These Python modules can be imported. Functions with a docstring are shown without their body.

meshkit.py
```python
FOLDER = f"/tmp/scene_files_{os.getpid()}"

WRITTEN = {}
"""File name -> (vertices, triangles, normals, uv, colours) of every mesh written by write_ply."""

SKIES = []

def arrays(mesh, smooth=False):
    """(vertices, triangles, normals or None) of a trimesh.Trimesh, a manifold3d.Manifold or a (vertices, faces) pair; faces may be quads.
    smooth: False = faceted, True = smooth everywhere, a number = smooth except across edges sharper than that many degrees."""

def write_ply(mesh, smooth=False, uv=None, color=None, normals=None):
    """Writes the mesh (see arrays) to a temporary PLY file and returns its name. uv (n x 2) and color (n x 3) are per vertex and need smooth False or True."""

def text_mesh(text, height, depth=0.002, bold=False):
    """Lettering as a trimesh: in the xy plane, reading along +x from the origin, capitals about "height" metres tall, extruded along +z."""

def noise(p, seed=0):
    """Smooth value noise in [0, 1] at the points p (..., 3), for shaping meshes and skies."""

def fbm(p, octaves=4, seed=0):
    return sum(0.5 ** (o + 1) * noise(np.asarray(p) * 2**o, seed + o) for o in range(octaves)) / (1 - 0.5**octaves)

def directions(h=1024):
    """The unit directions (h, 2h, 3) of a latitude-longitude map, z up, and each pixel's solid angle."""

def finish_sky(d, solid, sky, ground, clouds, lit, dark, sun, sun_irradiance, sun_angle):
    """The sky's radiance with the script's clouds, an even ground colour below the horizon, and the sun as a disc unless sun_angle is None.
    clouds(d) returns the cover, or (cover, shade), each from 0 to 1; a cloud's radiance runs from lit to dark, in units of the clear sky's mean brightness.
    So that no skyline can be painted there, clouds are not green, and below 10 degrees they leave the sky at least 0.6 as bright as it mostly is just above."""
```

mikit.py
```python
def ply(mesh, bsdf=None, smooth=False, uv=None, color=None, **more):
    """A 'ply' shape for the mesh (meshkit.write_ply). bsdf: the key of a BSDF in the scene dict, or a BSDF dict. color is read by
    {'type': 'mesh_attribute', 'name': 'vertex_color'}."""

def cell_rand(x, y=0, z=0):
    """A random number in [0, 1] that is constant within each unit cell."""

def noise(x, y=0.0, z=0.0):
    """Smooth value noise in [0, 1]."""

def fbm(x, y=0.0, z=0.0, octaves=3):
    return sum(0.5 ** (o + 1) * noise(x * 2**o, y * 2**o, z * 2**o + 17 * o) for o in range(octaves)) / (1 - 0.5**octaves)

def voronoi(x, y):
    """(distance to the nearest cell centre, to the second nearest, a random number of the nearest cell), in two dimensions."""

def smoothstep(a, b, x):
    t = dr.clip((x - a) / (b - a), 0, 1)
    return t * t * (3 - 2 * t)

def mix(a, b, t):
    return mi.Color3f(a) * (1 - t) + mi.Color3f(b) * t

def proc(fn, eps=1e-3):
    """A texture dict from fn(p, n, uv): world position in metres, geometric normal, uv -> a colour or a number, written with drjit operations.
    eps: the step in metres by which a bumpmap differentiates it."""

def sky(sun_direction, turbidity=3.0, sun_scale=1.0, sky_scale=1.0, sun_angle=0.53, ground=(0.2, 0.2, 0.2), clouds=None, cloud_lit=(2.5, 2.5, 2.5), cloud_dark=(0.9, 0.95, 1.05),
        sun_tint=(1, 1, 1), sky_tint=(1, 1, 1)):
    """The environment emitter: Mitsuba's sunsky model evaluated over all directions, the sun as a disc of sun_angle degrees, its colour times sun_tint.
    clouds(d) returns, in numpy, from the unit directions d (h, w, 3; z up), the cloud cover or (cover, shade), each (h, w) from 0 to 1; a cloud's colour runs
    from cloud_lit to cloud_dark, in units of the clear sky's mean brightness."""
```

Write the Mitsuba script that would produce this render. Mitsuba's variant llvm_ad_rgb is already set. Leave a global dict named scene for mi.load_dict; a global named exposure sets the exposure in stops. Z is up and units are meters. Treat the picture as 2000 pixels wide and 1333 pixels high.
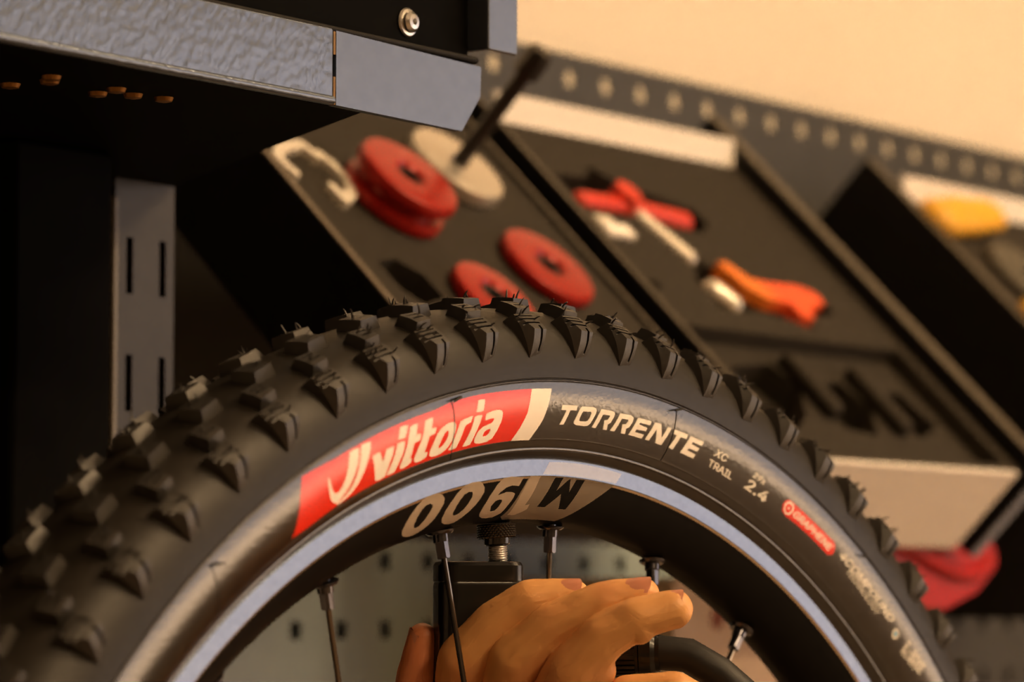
import math, random
import numpy as np, trimesh, mitsuba as mi, mikit, meshkit
import manifold3d as m3
from shapely.geometry import Polygon, box as sbox, Point
from shapely import affinity
from shapely.ops import unary_union

T = mi.ScalarTransform4f
rng = random.Random(7)
scene, labels = {}, {}

# ------------------------------------------------------------------ camera, lights, exposure
# metres; x runs along the tool wall, y into it, z up
EYE = np.array([0.0, 0.0, 0.644])
FWD = np.array([0.80354, 0.59006, 0.07842])
exposure = 0.40
scene['camera'] = {'type': 'thinlens', 'fov': math.degrees(2 * math.atan(1000 / 6499.2)), 'fov_axis': 'x',
                   'aperture_radius': 0.0060, 'focus_distance': 1.18, 'near_clip': 0.05, 'far_clip': 50.0,
                   'to_world': T().look_at(origin=EYE.tolist(), target=(EYE + FWD).tolist(), up=[0, 0, 1])}
WARM = np.array([1.0, 0.67, 0.36])
COOL = np.array([0.70, 0.80, 1.0])
LAMPS = [  # x, y, half length x, half width y, radiance
    (2.50, -0.30, 0.60, 0.15, 13.0),
    (2.30, -1.70, 0.60, 0.15, 84.0),
    (0.40, -2.40, 0.60, 0.15, 58.0),
]
WINDOW = dict(x=3.3, y0=-2.7, y1=-0.15, z0=0.18, zm=0.50, z1=1.55, sky=1.05, ground=5.6)  # window sky above; warm glowing pane added below for tyre sheen
scene['ambient'] = {'type': 'constant', 'radiance': {'type': 'rgb', 'value': [0.004, 0.003, 0.002]}}


# ------------------------------------------------------------------ helpers
def rgb(c):
    return {'type': 'rgb', 'value': [float(x) for x in c]}


def mat(name, color, rough=0.5, metallic=0.0, spec=0.5, bump=None, bump_scale=1.0, **kw):
    c = color if isinstance(color, dict) else rgb(color)
    b = {'type': 'principled', 'base_color': c, 'roughness': rough, 'metallic': metallic, 'specular': spec, **kw}
    if bump is not None:
        b = {'type': 'bumpmap', 'arbitrary': bump, 'scale': bump_scale, 'bsdf': b}
    scene[name] = {'type': 'twosided', 'bsdf': b}
    return name


def key_for(name, parent=None):
    base = f'{parent}__{name}' if parent else name
    k, n = base, 0
    while k in scene or k in labels or any(s.startswith(k + '__') for s in scene):
        n += 1
        k = f'{base}_{n:03d}'
    return k


_count = {}


def fresh(name, parent=None):
    base = f'{parent}__{name}' if parent else name
    n = _count.get(base, -1) + 1
    _count[base] = n
    return base if n == 0 else f'{base}_{n:03d}'


def thing(name, label, category, group=None):
    k = fresh(name)
    labels[k] = {'label': label, 'category': category}
    if group:
        labels[k]['group'] = group
    return k


def obj(name, mesh, material, parent=None, smooth=30, label=None, kind=None, to_world=None, category=None, group=None):
    k = fresh(name, parent)
    d = mesh if isinstance(mesh, dict) else mikit.ply(mesh, material, smooth=smooth)
    d = dict(d)
    if to_world is not None:
        d['to_world'] = to_world
    scene[k] = d
    info = {a: b for a, b in (('label', label), ('kind', kind), ('category', category), ('group', group)) if b}
    if info:
        labels[k] = info
    return k


def struct(name, mesh, material, label=None, smooth=30):
    scene[name] = mikit.ply(mesh, material, smooth=smooth)
    labels[name] = {'kind': 'structure'}
    if label:
        labels[name]['label'] = label
    return name


def tm(m):
    if isinstance(m, m3.Manifold):
        q = m.to_mesh()
        return trimesh.Trimesh(np.asarray(q.vert_properties)[:, :3], np.asarray(q.tri_verts), process=False)
    return m


def cat(*ms):
    return trimesh.util.concatenate([tm(m) for m in ms])


def rbox(x0, x1, y0, y1, z0, z1, r=0.0015):
    """A box with rounded edges, as a Manifold."""
    r = min(r, 0.49 * min(x1 - x0, y1 - y0, z1 - z0))
    if r <= 0:
        return m3.Manifold.cube([x1 - x0, y1 - y0, z1 - z0]).translate([x0, y0, z0])
    s = m3.Manifold.sphere(r, 8)
    return m3.Manifold.batch_hull([s.translate([x, y, z]) for x in (x0 + r, x1 - r) for y in (y0 + r, y1 - r) for z in (z0 + r, z1 - r)])


def ex(poly, h):
    """shapely polygon -> Manifold extruded 0..h along z"""
    geoms = getattr(poly, 'geoms', [poly])
    out = m3.Manifold()
    for g in geoms:
        rings = [np.asarray(g.exterior.coords)[:-1]] + [np.asarray(i.coords)[:-1] for i in g.interiors]
        cs = m3.CrossSection(rings, m3.FillRule.EvenOdd)
        out = out + m3.Manifold.extrude(cs, h)
    return out


def lathe(profile, n=64):
    """(r, z) profile turned about z; closed if the ends lie on the axis"""
    cs = m3.CrossSection([np.asarray(profile, float)], m3.FillRule.NonZero)
    return m3.Manifold.revolve(cs, n)


def xf(m, M):
    """4x4 on a mesh"""
    m = tm(m).copy()
    m.apply_transform(M)
    return m


def tube(points, radii, n=16, cap=True):
    p = np.asarray(points, float)
    r = np.broadcast_to(radii, (len(p),))
    t = np.gradient(p, axis=0)
    t /= np.linalg.norm(t, axis=1, keepdims=True)
    a = np.cross(t[0], [0.3, 0.2, 0.93])
    a /= np.linalg.norm(a)
    ang = np.arange(n) * 2 * np.pi / n
    vs = []
    for i in range(len(p)):
        a = a - t[i] * (a @ t[i])
        a /= np.linalg.norm(a)
        b = np.cross(t[i], a)
        vs.append(p[i] + r[i] * (np.cos(ang)[:, None] * a + np.sin(ang)[:, None] * b))
    v = np.vstack(vs)
    f = []
    for i in range(len(p) - 1):
        for j in range(n):
            k = (j + 1) % n
            f += [[i * n + j, i * n + k, (i + 1) * n + k], [i * n + j, (i + 1) * n + k, (i + 1) * n + j]]
    if cap:
        v = np.vstack([v, p[:1], p[-1:]])
        c0, c1 = len(v) - 2, len(v) - 1
        for j in range(n):
            k = (j + 1) % n
            f += [[c0, k, j], [c1, (len(p) - 1) * n + j, (len(p) - 1) * n + k]]
    return trimesh.Trimesh(v, f, process=False)


def spline(points, n):
    from scipy.interpolate import CubicSpline
    p = np.asarray(points, float)
    s = np.r_[0, np.cumsum(np.linalg.norm(np.diff(p, axis=0), axis=1))]
    return CubicSpline(s, p)(np.linspace(0, s[-1], n))

# ------------------------------------------------------------------ materials
P, dr = mikit.proc, __import__('drjit')
mat('wall_paint', P(lambda p, n, uv: mikit.mix((0.78, 0.70, 0.58), (0.82, 0.74, 0.62), mikit.fbm(p.x * 6, p.y * 6, p.z * 6))), 0.85, spec=0.2)
mat('wall_dull', (0.16, 0.13, 0.10), 0.9, spec=0.2)
mat('ceiling_paint', (0.75, 0.72, 0.66), 0.9, spec=0.1)
mat('floor_coat', P(lambda p, n, uv: mikit.mix((0.17, 0.12, 0.08), (0.20, 0.145, 0.095), mikit.fbm(p.x * 5, p.y * 5, 0))), 0.5)
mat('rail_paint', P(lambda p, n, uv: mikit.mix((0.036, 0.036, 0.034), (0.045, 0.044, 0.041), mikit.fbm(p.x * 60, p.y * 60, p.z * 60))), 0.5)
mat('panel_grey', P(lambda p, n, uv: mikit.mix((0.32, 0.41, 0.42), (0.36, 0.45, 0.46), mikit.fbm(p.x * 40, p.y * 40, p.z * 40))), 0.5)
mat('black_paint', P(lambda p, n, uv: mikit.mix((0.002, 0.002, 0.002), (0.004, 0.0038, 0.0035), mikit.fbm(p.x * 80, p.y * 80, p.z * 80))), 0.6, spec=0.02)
mat('steel_paint', P(lambda p, n, uv: mikit.mix((0.125, 0.152, 0.200), (0.155, 0.185, 0.238), mikit.fbm(p.x * 300, p.y * 300, p.z * 300))), 0.34, 0.85,
    bump=P(lambda p, n, uv: mikit.fbm(p.x * 420, p.y * 420, p.z * 300, octaves=2), eps=3e-4), bump_scale=0.0003)  # blue in the base stands for window reflection on grey paint
mat('steel_plain', P(lambda p, n, uv: mikit.mix((0.130, 0.158, 0.206), (0.150, 0.178, 0.230), mikit.fbm(p.x * 200, p.y * 200, p.z * 200))), 0.38, 0.85)  # same window tint put into the base colour
mat('bracket_paint', P(lambda p, n, uv: mikit.mix((0.026, 0.024, 0.022), (0.036, 0.033, 0.030), mikit.fbm(p.x * 90, p.y * 90, p.z * 90))), 0.42, spec=0.3)
mat('rust_gap', (0.20, 0.12, 0.055), 0.8)
mat('zinc', (0.62, 0.60, 0.56), 0.3, 1.0)
mat('speck_orange', (0.28, 0.13, 0.035), 0.5, 0.9)  # orange of the light specks under the shelf
mat('lit_lip_tan', (0.13, 0.105, 0.075), 0.45)  # light along a tray wall top, painted as a tan strip
mat('lit_lip_grey', (0.075, 0.063, 0.046), 0.45)  # dimmer painted light for the other wall tops
mat('end_lit_blue', (0.26, 0.30, 0.40), 0.4)  # bluish light on the side wall end, put into the colour
mat('bracket_edge', (0.17, 0.155, 0.13), 0.4)
mat('foam', P(lambda p, n, uv: mikit.mix((0.016, 0.0125, 0.0082), (0.024, 0.019, 0.0126), mikit.fbm(p.x * 700, p.y * 700, p.z * 700, octaves=2))), 0.8, spec=0.3)
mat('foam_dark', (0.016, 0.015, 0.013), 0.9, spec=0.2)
mat('tray_black', P(lambda p, n, uv: mikit.mix((0.0035, 0.0033, 0.003), (0.006, 0.0055, 0.005), mikit.fbm(p.x * 90, p.y * 90, p.z * 90))), 0.55, spec=0.15)
mat('white_panel', P(lambda p, n, uv: mikit.mix((0.74, 0.70, 0.64), (0.78, 0.74, 0.68), mikit.fbm(p.x * 30, p.y * 30, p.z * 30))), 0.45)
mat('red_metal', P(lambda p, n, uv: mikit.mix((0.30, 0.007, 0.004), (0.36, 0.011, 0.006), mikit.fbm(p.x * 90, p.y * 90, p.z * 90))), 0.3, 0.2, spec=0.45)
mat('red_plastic', (0.34, 0.004, 0.006), 0.5, spec=0.3)
mat('vermilion_plastic', (0.60, 0.030, 0.010), 0.45)
mat('orange_plastic', P(lambda p, n, uv: mikit.mix((0.80, 0.20, 0.02), (0.80, 0.09, 0.02), mikit.smoothstep(1.535, 1.56, p.x))), 0.45)
mat('yellow_plastic', (0.75, 0.40, 0.03), 0.5)
mat('dark_plastic', (0.07, 0.062, 0.045), 0.6)
mat('silver', (0.78, 0.72, 0.62), 0.35, 0.8)
mat('letter_white', (0.62, 0.57, 0.48), 0.6)
mat('cardboard', P(lambda p, n, uv: mikit.mix((0.62, 0.48, 0.36), (0.68, 0.53, 0.40), mikit.fbm(p.x * 25, p.y * 25, p.z * 60))), 0.85, spec=0.2)
mat('spot_ink', (0.22, 0.05, 0.03), 0.8)
def tyre_rough(p, n, uv):
    # the tread is matt, the side wall has a wax sheen
    x, y, z = p.x - 0.96461, p.y - 0.69085, p.z - 0.37670
    u = z * 0.99874 + y * 0.05028
    return dr.lerp(0.22, 0.60, mikit.smoothstep(0.347, 0.358, dr.sqrt(x * x + u * u)))


mat('rubber', P(lambda p, n, uv: mikit.mix((0.0035, 0.003, 0.0025), (0.006, 0.0051, 0.0042), mikit.fbm(p.x * 160, p.y * 160, p.z * 160))), P(tyre_rough), spec=0.8,
    bump=P(lambda p, n, uv: mikit.fbm(p.x * 900, p.y * 900, p.z * 900, octaves=2), eps=2e-4), bump_scale=0.00006)
mat('tread_rubber', P(lambda p, n, uv: mikit.mix((0.009, 0.0072, 0.005), (0.013, 0.0104, 0.0074), mikit.fbm(p.x * 160, p.y * 160, p.z * 160))), 0.50, spec=0.30)
mat('knob_rubber', P(lambda p, n, uv: mikit.mix((0.016, 0.0143, 0.0125), (0.023, 0.0207, 0.018), mikit.fbm(p.x * 300, p.y * 300, p.z * 300))), 0.45, spec=0.5)
mat('print_red', (0.76, 0.014, 0.004), 0.28, spec=0.55)
mat('print_white', (0.90, 0.86, 0.78), 0.5, spec=0.4)
mat('print_blue', (0.10, 0.35, 0.55), 0.5)
mat('rim_black', P(lambda p, n, uv: mikit.mix((0.004, 0.0036, 0.003), (0.007, 0.006, 0.005), mikit.fbm(p.x * 200, p.y * 200, p.z * 200))), 0.5, spec=0.05)
mat('rim_flange', P(lambda p, n, uv: mikit.mix((0.16, 0.20, 0.285), (0.21, 0.255, 0.345), mikit.fbm(p.x * 500, p.y * 500, p.z * 500))), 0.34, 0.85, spec=0.6)  # bluish base carries the cool window reflection
mat('rim_edge_lit', (0.55, 0.42, 0.28), 0.35, 0.8)  # gold painted for warm light on the rim chamfer
mat('rim_print', (0.36, 0.29, 0.21), 0.5)
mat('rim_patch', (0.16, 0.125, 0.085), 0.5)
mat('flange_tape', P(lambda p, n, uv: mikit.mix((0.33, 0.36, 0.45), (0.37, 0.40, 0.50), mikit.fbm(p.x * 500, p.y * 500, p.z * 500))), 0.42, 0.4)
mat('spoke_black', (0.15, 0.135, 0.12), 0.16, 0.95)
mat('dark_steel', (0.022, 0.020, 0.018), 0.4, 0.3, spec=0.4)
mat('nipple_black', (0.085, 0.085, 0.10), 0.16, 0.9, spec=0.8)
mat('valve_metal', (0.075, 0.07, 0.065), 0.2, 0.9)
mat('valve_silver', (0.62, 0.60, 0.58), 0.3, 0.9)
mat('pump_plastic', P(lambda p, n, uv: mikit.mix((0.004, 0.0037, 0.0034), (0.006, 0.0055, 0.005), mikit.fbm(p.x * 300, p.y * 300, p.z * 300))), 0.24, spec=0.35)
mat('hose_rubber', (0.010, 0.0095, 0.009), 0.5, spec=0.3)


def skin_color(p, n, uv):
    base = mikit.mix((0.60, 0.285, 0.095), (0.70, 0.360, 0.130), mikit.fbm(p.x * 90, p.y * 90, p.z * 90))
    blush = mikit.smoothstep(0.45, 0.75, mikit.fbm(p.x * 55 + 3, p.y * 55, p.z * 55, octaves=2))
    tip = mikit.smoothstep(0.958, 0.966, p.x) * mikit.smoothstep(0.634, 0.640, p.z)
    thumb = mikit.smoothstep(0.715, 0.722, p.y) * mikit.smoothstep(0.590, 0.610, p.z)
    return mikit.mix(base, mi.Color3f(0.56, 0.19, 0.08), dr.clip(0.35 * blush + 0.55 * tip + 0.8 * thumb, 0, 1))


mat('skin', P(skin_color), 0.45, spec=0.4, bump=P(lambda p, n, uv: mikit.fbm(p.x * 1400, p.y * 1400, p.z * 1400, octaves=2), eps=2e-4), bump_scale=0.00016)
mat('nail', (0.50, 0.20, 0.115), 0.3, spec=0.6)

# ------------------------------------------------------------------ the room
RX0, RX1, RY0, RY1, RZ = -2.2, 3.3, -4.2, 1.2, 2.9
struct('floor', rbox(RX0 - .1, RX1 + .1, RY0 - .1, RY1 + .1, -0.1, 0.0, 0), 'floor_coat')
struct('ceiling', rbox(RX0 - .1, RX1 + .1, RY0 - .1, RY1 + .1, RZ, RZ + .1, 0), 'ceiling_paint')
struct('wall_back', rbox(RX0 - .1, RX1 + .1, RY1, RY1 + .1, 0, RZ, 0), 'wall_paint', 'cream painted wall behind the tool trays')
struct('wall_front', rbox(RX0 - .1, RX1 + .1, RY0 - .1, RY0, 0, RZ, 0), 'wall_dull')
struct('wall_left', rbox(RX0 - .1, RX0, RY0, RY1, 0, RZ, 0), 'wall_dull')
W = WINDOW
hole = m3.Manifold.cube([0.4, W['y1'] - W['y0'], W['z1'] - W['z0']]).translate([RX1 - .1, W['y0'], W['z0']])
struct('wall_right', rbox(RX1, RX1 + .1, RY0, RY1, 0, RZ, 0) - hole, 'wall_dull')
def sheet(y0, y1, z0, z1):
    return rbox(RX1 + .045, RX1 + .055, y0, y1, z0, z1, 0)


y0, y1 = W['y0'], W['y1']
fr = [rbox(RX1 + .02, RX1 + .08, y, y + .05, W['z0'], W['z1'], .004) for y in (y0, (y0 + y1) / 2 - .025, y1 - .05)]
fr += [rbox(RX1 + .02, RX1 + .08, y0, y1, z, z + .03, .004) for z in (W['z0'], W['zm'] - .015, W['z1'] - .03)]
struct('window_1', m3.Manifold.batch_boolean(fr, m3.OpType.Add), 'white_panel')
for z0, z1, c in ((W['zm'], W['z1'] - .02, COOL * W['sky']), (W['z0'] + .02, W['zm'], np.array([1.0, .68, .42]) * W['ground'])):  # lower pane is an added warm glow for the tyre side
    k = obj('pane', sheet(y0 + .02, y1 - .02, z0, z1), 'white_panel', 'window_1', smooth=False)
    scene[k]['emitter'] = {'type': 'area', 'radiance': rgb(c)}
for i, (lx, ly, hx, hy, rad) in enumerate(LAMPS):
    t = thing('ceiling_lamp', ['long warm ceiling lamp nearest the tool wall', 'long warm ceiling lamp nearest the window', 'long warm ceiling lamp behind the camera'][i], 'lamp')
    obj('housing', rbox(lx - hx - .02, lx + hx + .02, ly - hy - .02, ly + hy + .02, RZ - .06, RZ, .004), 'white_panel', t)
    k = obj('diffuser', rbox(lx - hx, lx + hx, ly - hy, ly + hy, RZ - .075, RZ - .0605, .002), 'white_panel', t, smooth=False)
    scene[k]['emitter'] = {'type': 'area', 'radiance': rgb(WARM * rad)}

# ------------------------------------------------------------------ bicycle wheel
WC = np.array([0.96461, 0.69085, 0.37670])
LEAN = -0.0503
WM = np.eye(4)                                     # wheel frame: x along the tyre, y away from the camera side, z up the wheel
WM[:3, 0] = [1, 0, 0]
WM[:3, 1] = [0, math.cos(LEAN), math.sin(LEAN)]
WM[:3, 2] = [0, -math.sin(LEAN), math.cos(LEAN)]
WM[:3, 3] = WC


def wheel_at(phi):
    """places a piece that was built at the top of the wheel phi degrees further round"""
    c, s = math.cos(math.radians(phi)), math.sin(math.radians(phi))
    R = np.eye(4)
    R[:3, :3] = [[c, 0, s], [0, 1, 0], [-s, 0, c]]
    return T((WM @ R).tolist())


ON_WHEEL = T(WM.tolist())
from scipy.interpolate import CubicSpline, PchipInterpolator
PRO = np.array([(.0155, .3165), (.0195, .3196), (.0241, .3256), (.0281, .3345), (.0298, .3450), (.0290, .3540), (.0262, .3615), (.0205, .3677), (.0105, .3716), (0, .3727)])
_full = np.vstack([PRO, (PRO * [-1, 1])[-2::-1]])
_s = np.r_[0, np.cumsum(np.linalg.norm(np.diff(_full, axis=0), axis=1))] * 1000
TYRE = CubicSpline(_s, _full)
S2 = _s[-1]                                        # bead to bead, millimetres


def tyre_point(phi, s, h):
    """degrees round the wheel, millimetres up the casing, millimetres proud of it -> wheel frame"""
    phi, s, h = np.broadcast_arrays(np.radians(phi), np.asarray(s, float), np.asarray(h, float) / 1000)
    ar, d = TYRE(s), TYRE(s, 1)
    k = np.linalg.norm(d, axis=-1)
    a = ar[..., 0] + h * d[..., 1] / k
    r = ar[..., 1] - h * d[..., 0] / k
    return np.stack([r * np.sin(phi), -a, r * np.cos(phi)], -1)


RIMP = np.array([(.0177, .3175), (.0177, .3118), (.0171, .3110), (.0148, .3072), (.0112, .3025), (.0072, .2988), (.0033, .2968), (0, .2962)])
_q = np.r_[0, np.cumsum(np.linalg.norm(np.diff(RIMP, axis=0), axis=1))] * 1000
RIM = PchipInterpolator(_q, RIMP)


def rim_point(phi, q, h):
    phi, q, h = np.broadcast_arrays(np.radians(phi), np.clip(np.asarray(q, float), 0, 2 * _q[-1]), np.asarray(h, float) / 1000)
    m = np.where(q > _q[-1], 2 * _q[-1] - q, q)
    ar, d = RIM(m), RIM(m + 1e-3) - RIM(m - 1e-3)
    k = np.maximum(np.linalg.norm(d, axis=-1), 1e-12)
    a = ar[..., 0] - h * d[..., 1] / k
    r = ar[..., 1] + h * d[..., 0] / k
    return np.stack([r * np.sin(phi), -a * np.where(q > _q[-1], -1, 1), r * np.cos(phi)], -1)


def revolve_grid(pts, nphi, closed=True):
    """pts: (m, 2) of (a, r) -> surface of revolution in the wheel frame"""
    a, r = np.asarray(pts).T
    ph = np.arange(nphi) * 2 * np.pi / nphi
    v = np.stack([r[None] * np.sin(ph)[:, None], np.broadcast_to(-a, (nphi, len(a))), r[None] * np.cos(ph)[:, None]], -1).reshape(-1, 3)
    m = len(a)
    i, j = np.meshgrid(np.arange(nphi), np.arange(m if closed else m - 1), indexing='ij')
    i2, j2 = (i + 1) % nphi, (j + 1) % m
    q = np.stack([i * m + j, i2 * m + j, i2 * m + j2, i * m + j2], -1).reshape(-1, 4)
    f = np.vstack([q[:, [0, 1, 2]], q[:, [0, 2, 3]]])
    t = trimesh.Trimesh(v, f, process=False)
    if closed and t.volume < 0:
        t.invert()
    if not closed:
        c = np.asarray(t.vertices)[np.asarray(t.faces)].mean(1)
        rad = c.copy(); rad[:, 1] = 0
        out = c - rad / np.linalg.norm(rad, axis=1, keepdims=True) * .344
        if (np.cross(*(np.asarray(t.vertices)[np.asarray(t.faces)[:, k]] - np.asarray(t.vertices)[np.asarray(t.faces)[:, 0]] for k in (1, 2))) * out).sum() < 0:
            t.invert()
    return t


wheel = thing('bicycle_wheel', 'mountain bike wheel with a knobbly black tyre and black rim, a hand at its valve', 'wheel')
# tyre casing with moulding lines
ss = np.unique(np.round(np.r_[np.linspace(0, S2, 110), np.arange(5.6, 8.2, .2), np.arange(10.6, 11.5, .2), np.arange(31.7, 33.8, .12)], 3))
hh = -0.55 * np.exp(-((ss - 33.05) / .22) ** 2) - 0.30 * np.exp(-((ss - 32.2) / .14) ** 2) + 0.22 * np.exp(-((ss - 6.65) / .32) ** 2) - 0.30 * np.exp(-((ss - 7.5) / .25) ** 2) + .12 * np.exp(-((ss - 11.0) / .2) ** 2)
ar, dd = TYRE(ss), TYRE(ss, 1)
kk = np.linalg.norm(dd, axis=1)
prof = np.stack([ar[:, 0] + hh / 1000 * dd[:, 1] / kk, ar[:, 1] - hh / 1000 * dd[:, 0] / kk], 1)
n0, n1 = np.searchsorted(ss, 33.05), np.searchsorted(ss, S2 - 33.05)
tyre = obj('tyre', revolve_grid(prof[:n0 + 1], 480, False), 'rubber', wheel, smooth=50, to_world=ON_WHEEL, label='black tyre with red and white side print')
obj('tread_band', revolve_grid(prof[n0:n1 + 1], 480, False), 'tread_rubber', tyre, smooth=50, to_world=ON_WHEEL, label='matt black tread between the knobs')
obj('sidewall', revolve_grid(prof[n1:], 480, False), 'rubber', tyre, smooth=50, to_world=ON_WHEEL)
PH = 6.28                                          # millimetres of tread per degree


def map_mesh(mesh, fn):
    m = tm(mesh)
    v = np.asarray(m.vertices)
    return trimesh.Trimesh(fn(v), m.faces, process=False)


def knob_mesh(base, top, cuts, refine=2.2):
    pts = [(p * PH, s, z) for p, s in base for z in (-1.2, .2)] + [(p * PH, s, h) for p, s, h in top]
    m = m3.Manifold.hull_points(np.array(pts, float))
    for x0, x1, y0, y1, z0, z1 in cuts:
        m = m - m3.Manifold.cube([(x1 - x0) * PH, y1 - y0, z1 - z0]).translate([x0 * PH, y0, z0])
    return m.refine_to_length(refine)


side = ([(-.30, 40.6), (.85, 42.0), (1.10, 55.8), (-1.0, 55.8)], [(-.22, 48.3, 6.0), (.92, 48.1, 5.8), (.92, 54.6, 4.3), (-.85, 54.6, 4.4)],
        [(.38, .58, 39, 49.6, .8, 9), (-.75, .75, 50.3, 50.9, 4.0, 9), (-.85, .7, 51.9, 52.5, 3.6, 9), (-.8, .7, 53.4, 53.9, 3.4, 9)])
mid = ([(.05, 56.2), (1.55, 56.4), (1.55, 64.2), (.0, 64.6)], [(.15, 57.4, 4.4), (1.35, 57.6, 4.2), (1.4, 63.4, 3.7), (.12, 63.8, 3.8)],
       [(.35, 1.25, 59.4, 60.1, 3.0, 8), (.35, 1.25, 61.6, 62.3, 2.8, 8)])
cen = ([(1.95, 66.2), (3.65, 66.6), (3.6, 76.4), (2.0, 76.8)], [(2.1, 67.2, 4.3), (3.5, 67.6, 4.1), (3.45, 75.6, 3.8), (2.15, 76, 3.9)],
       [(2.3, 3.3, 70.3, 71.0, 2.8, 8), (2.3, 3.3, 73, 73.7, 2.8, 8)])
KN = {}
for nm, (b, t_, cuts) in (('side', side), ('mid', mid), ('cen', cen)):
    m = knob_mesh(b, t_, cuts)
    for far in (0, 1):
        fn = (lambda v: tyre_point(v[:, 0] / PH, v[:, 1], v[:, 2])) if not far else (lambda v: tyre_point(v[:, 0] / PH, S2 - v[:, 1], v[:, 2]))
        q = map_mesh(m, fn)
        if far:
            q.invert()
        KN[nm, far] = mikit.ply(q, 'knob_rubber', smooth=28)
for k in range(-17, 15):
    for (nm, far), d in KN.items():
        obj('tread_knob', d, None, tyre, to_world=wheel_at(-9.0 + 4.5 * k + 2.25 * far))
rest = []
for k in range(15, 63):
    for nm, (b, t_, _) in (('side', side), ('mid', mid), ('cen', cen)):
        m = knob_mesh(b, t_, [], 6)
        for far in (0, 1):
            ph = -9.0 + 4.5 * k + 2.25 * far
            q = map_mesh(m, lambda v: tyre_point(v[:, 0] / PH + ph, (S2 - v[:, 1]) if far else v[:, 1], v[:, 2]))
            if far:
                q.invert()
            rest.append(q)
obj('far_tread', cat(*rest), 'knob_rubber', tyre, smooth=28, to_world=ON_WHEEL, kind='stuff', label='tread knobs round the lower half of the tyre')
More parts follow.
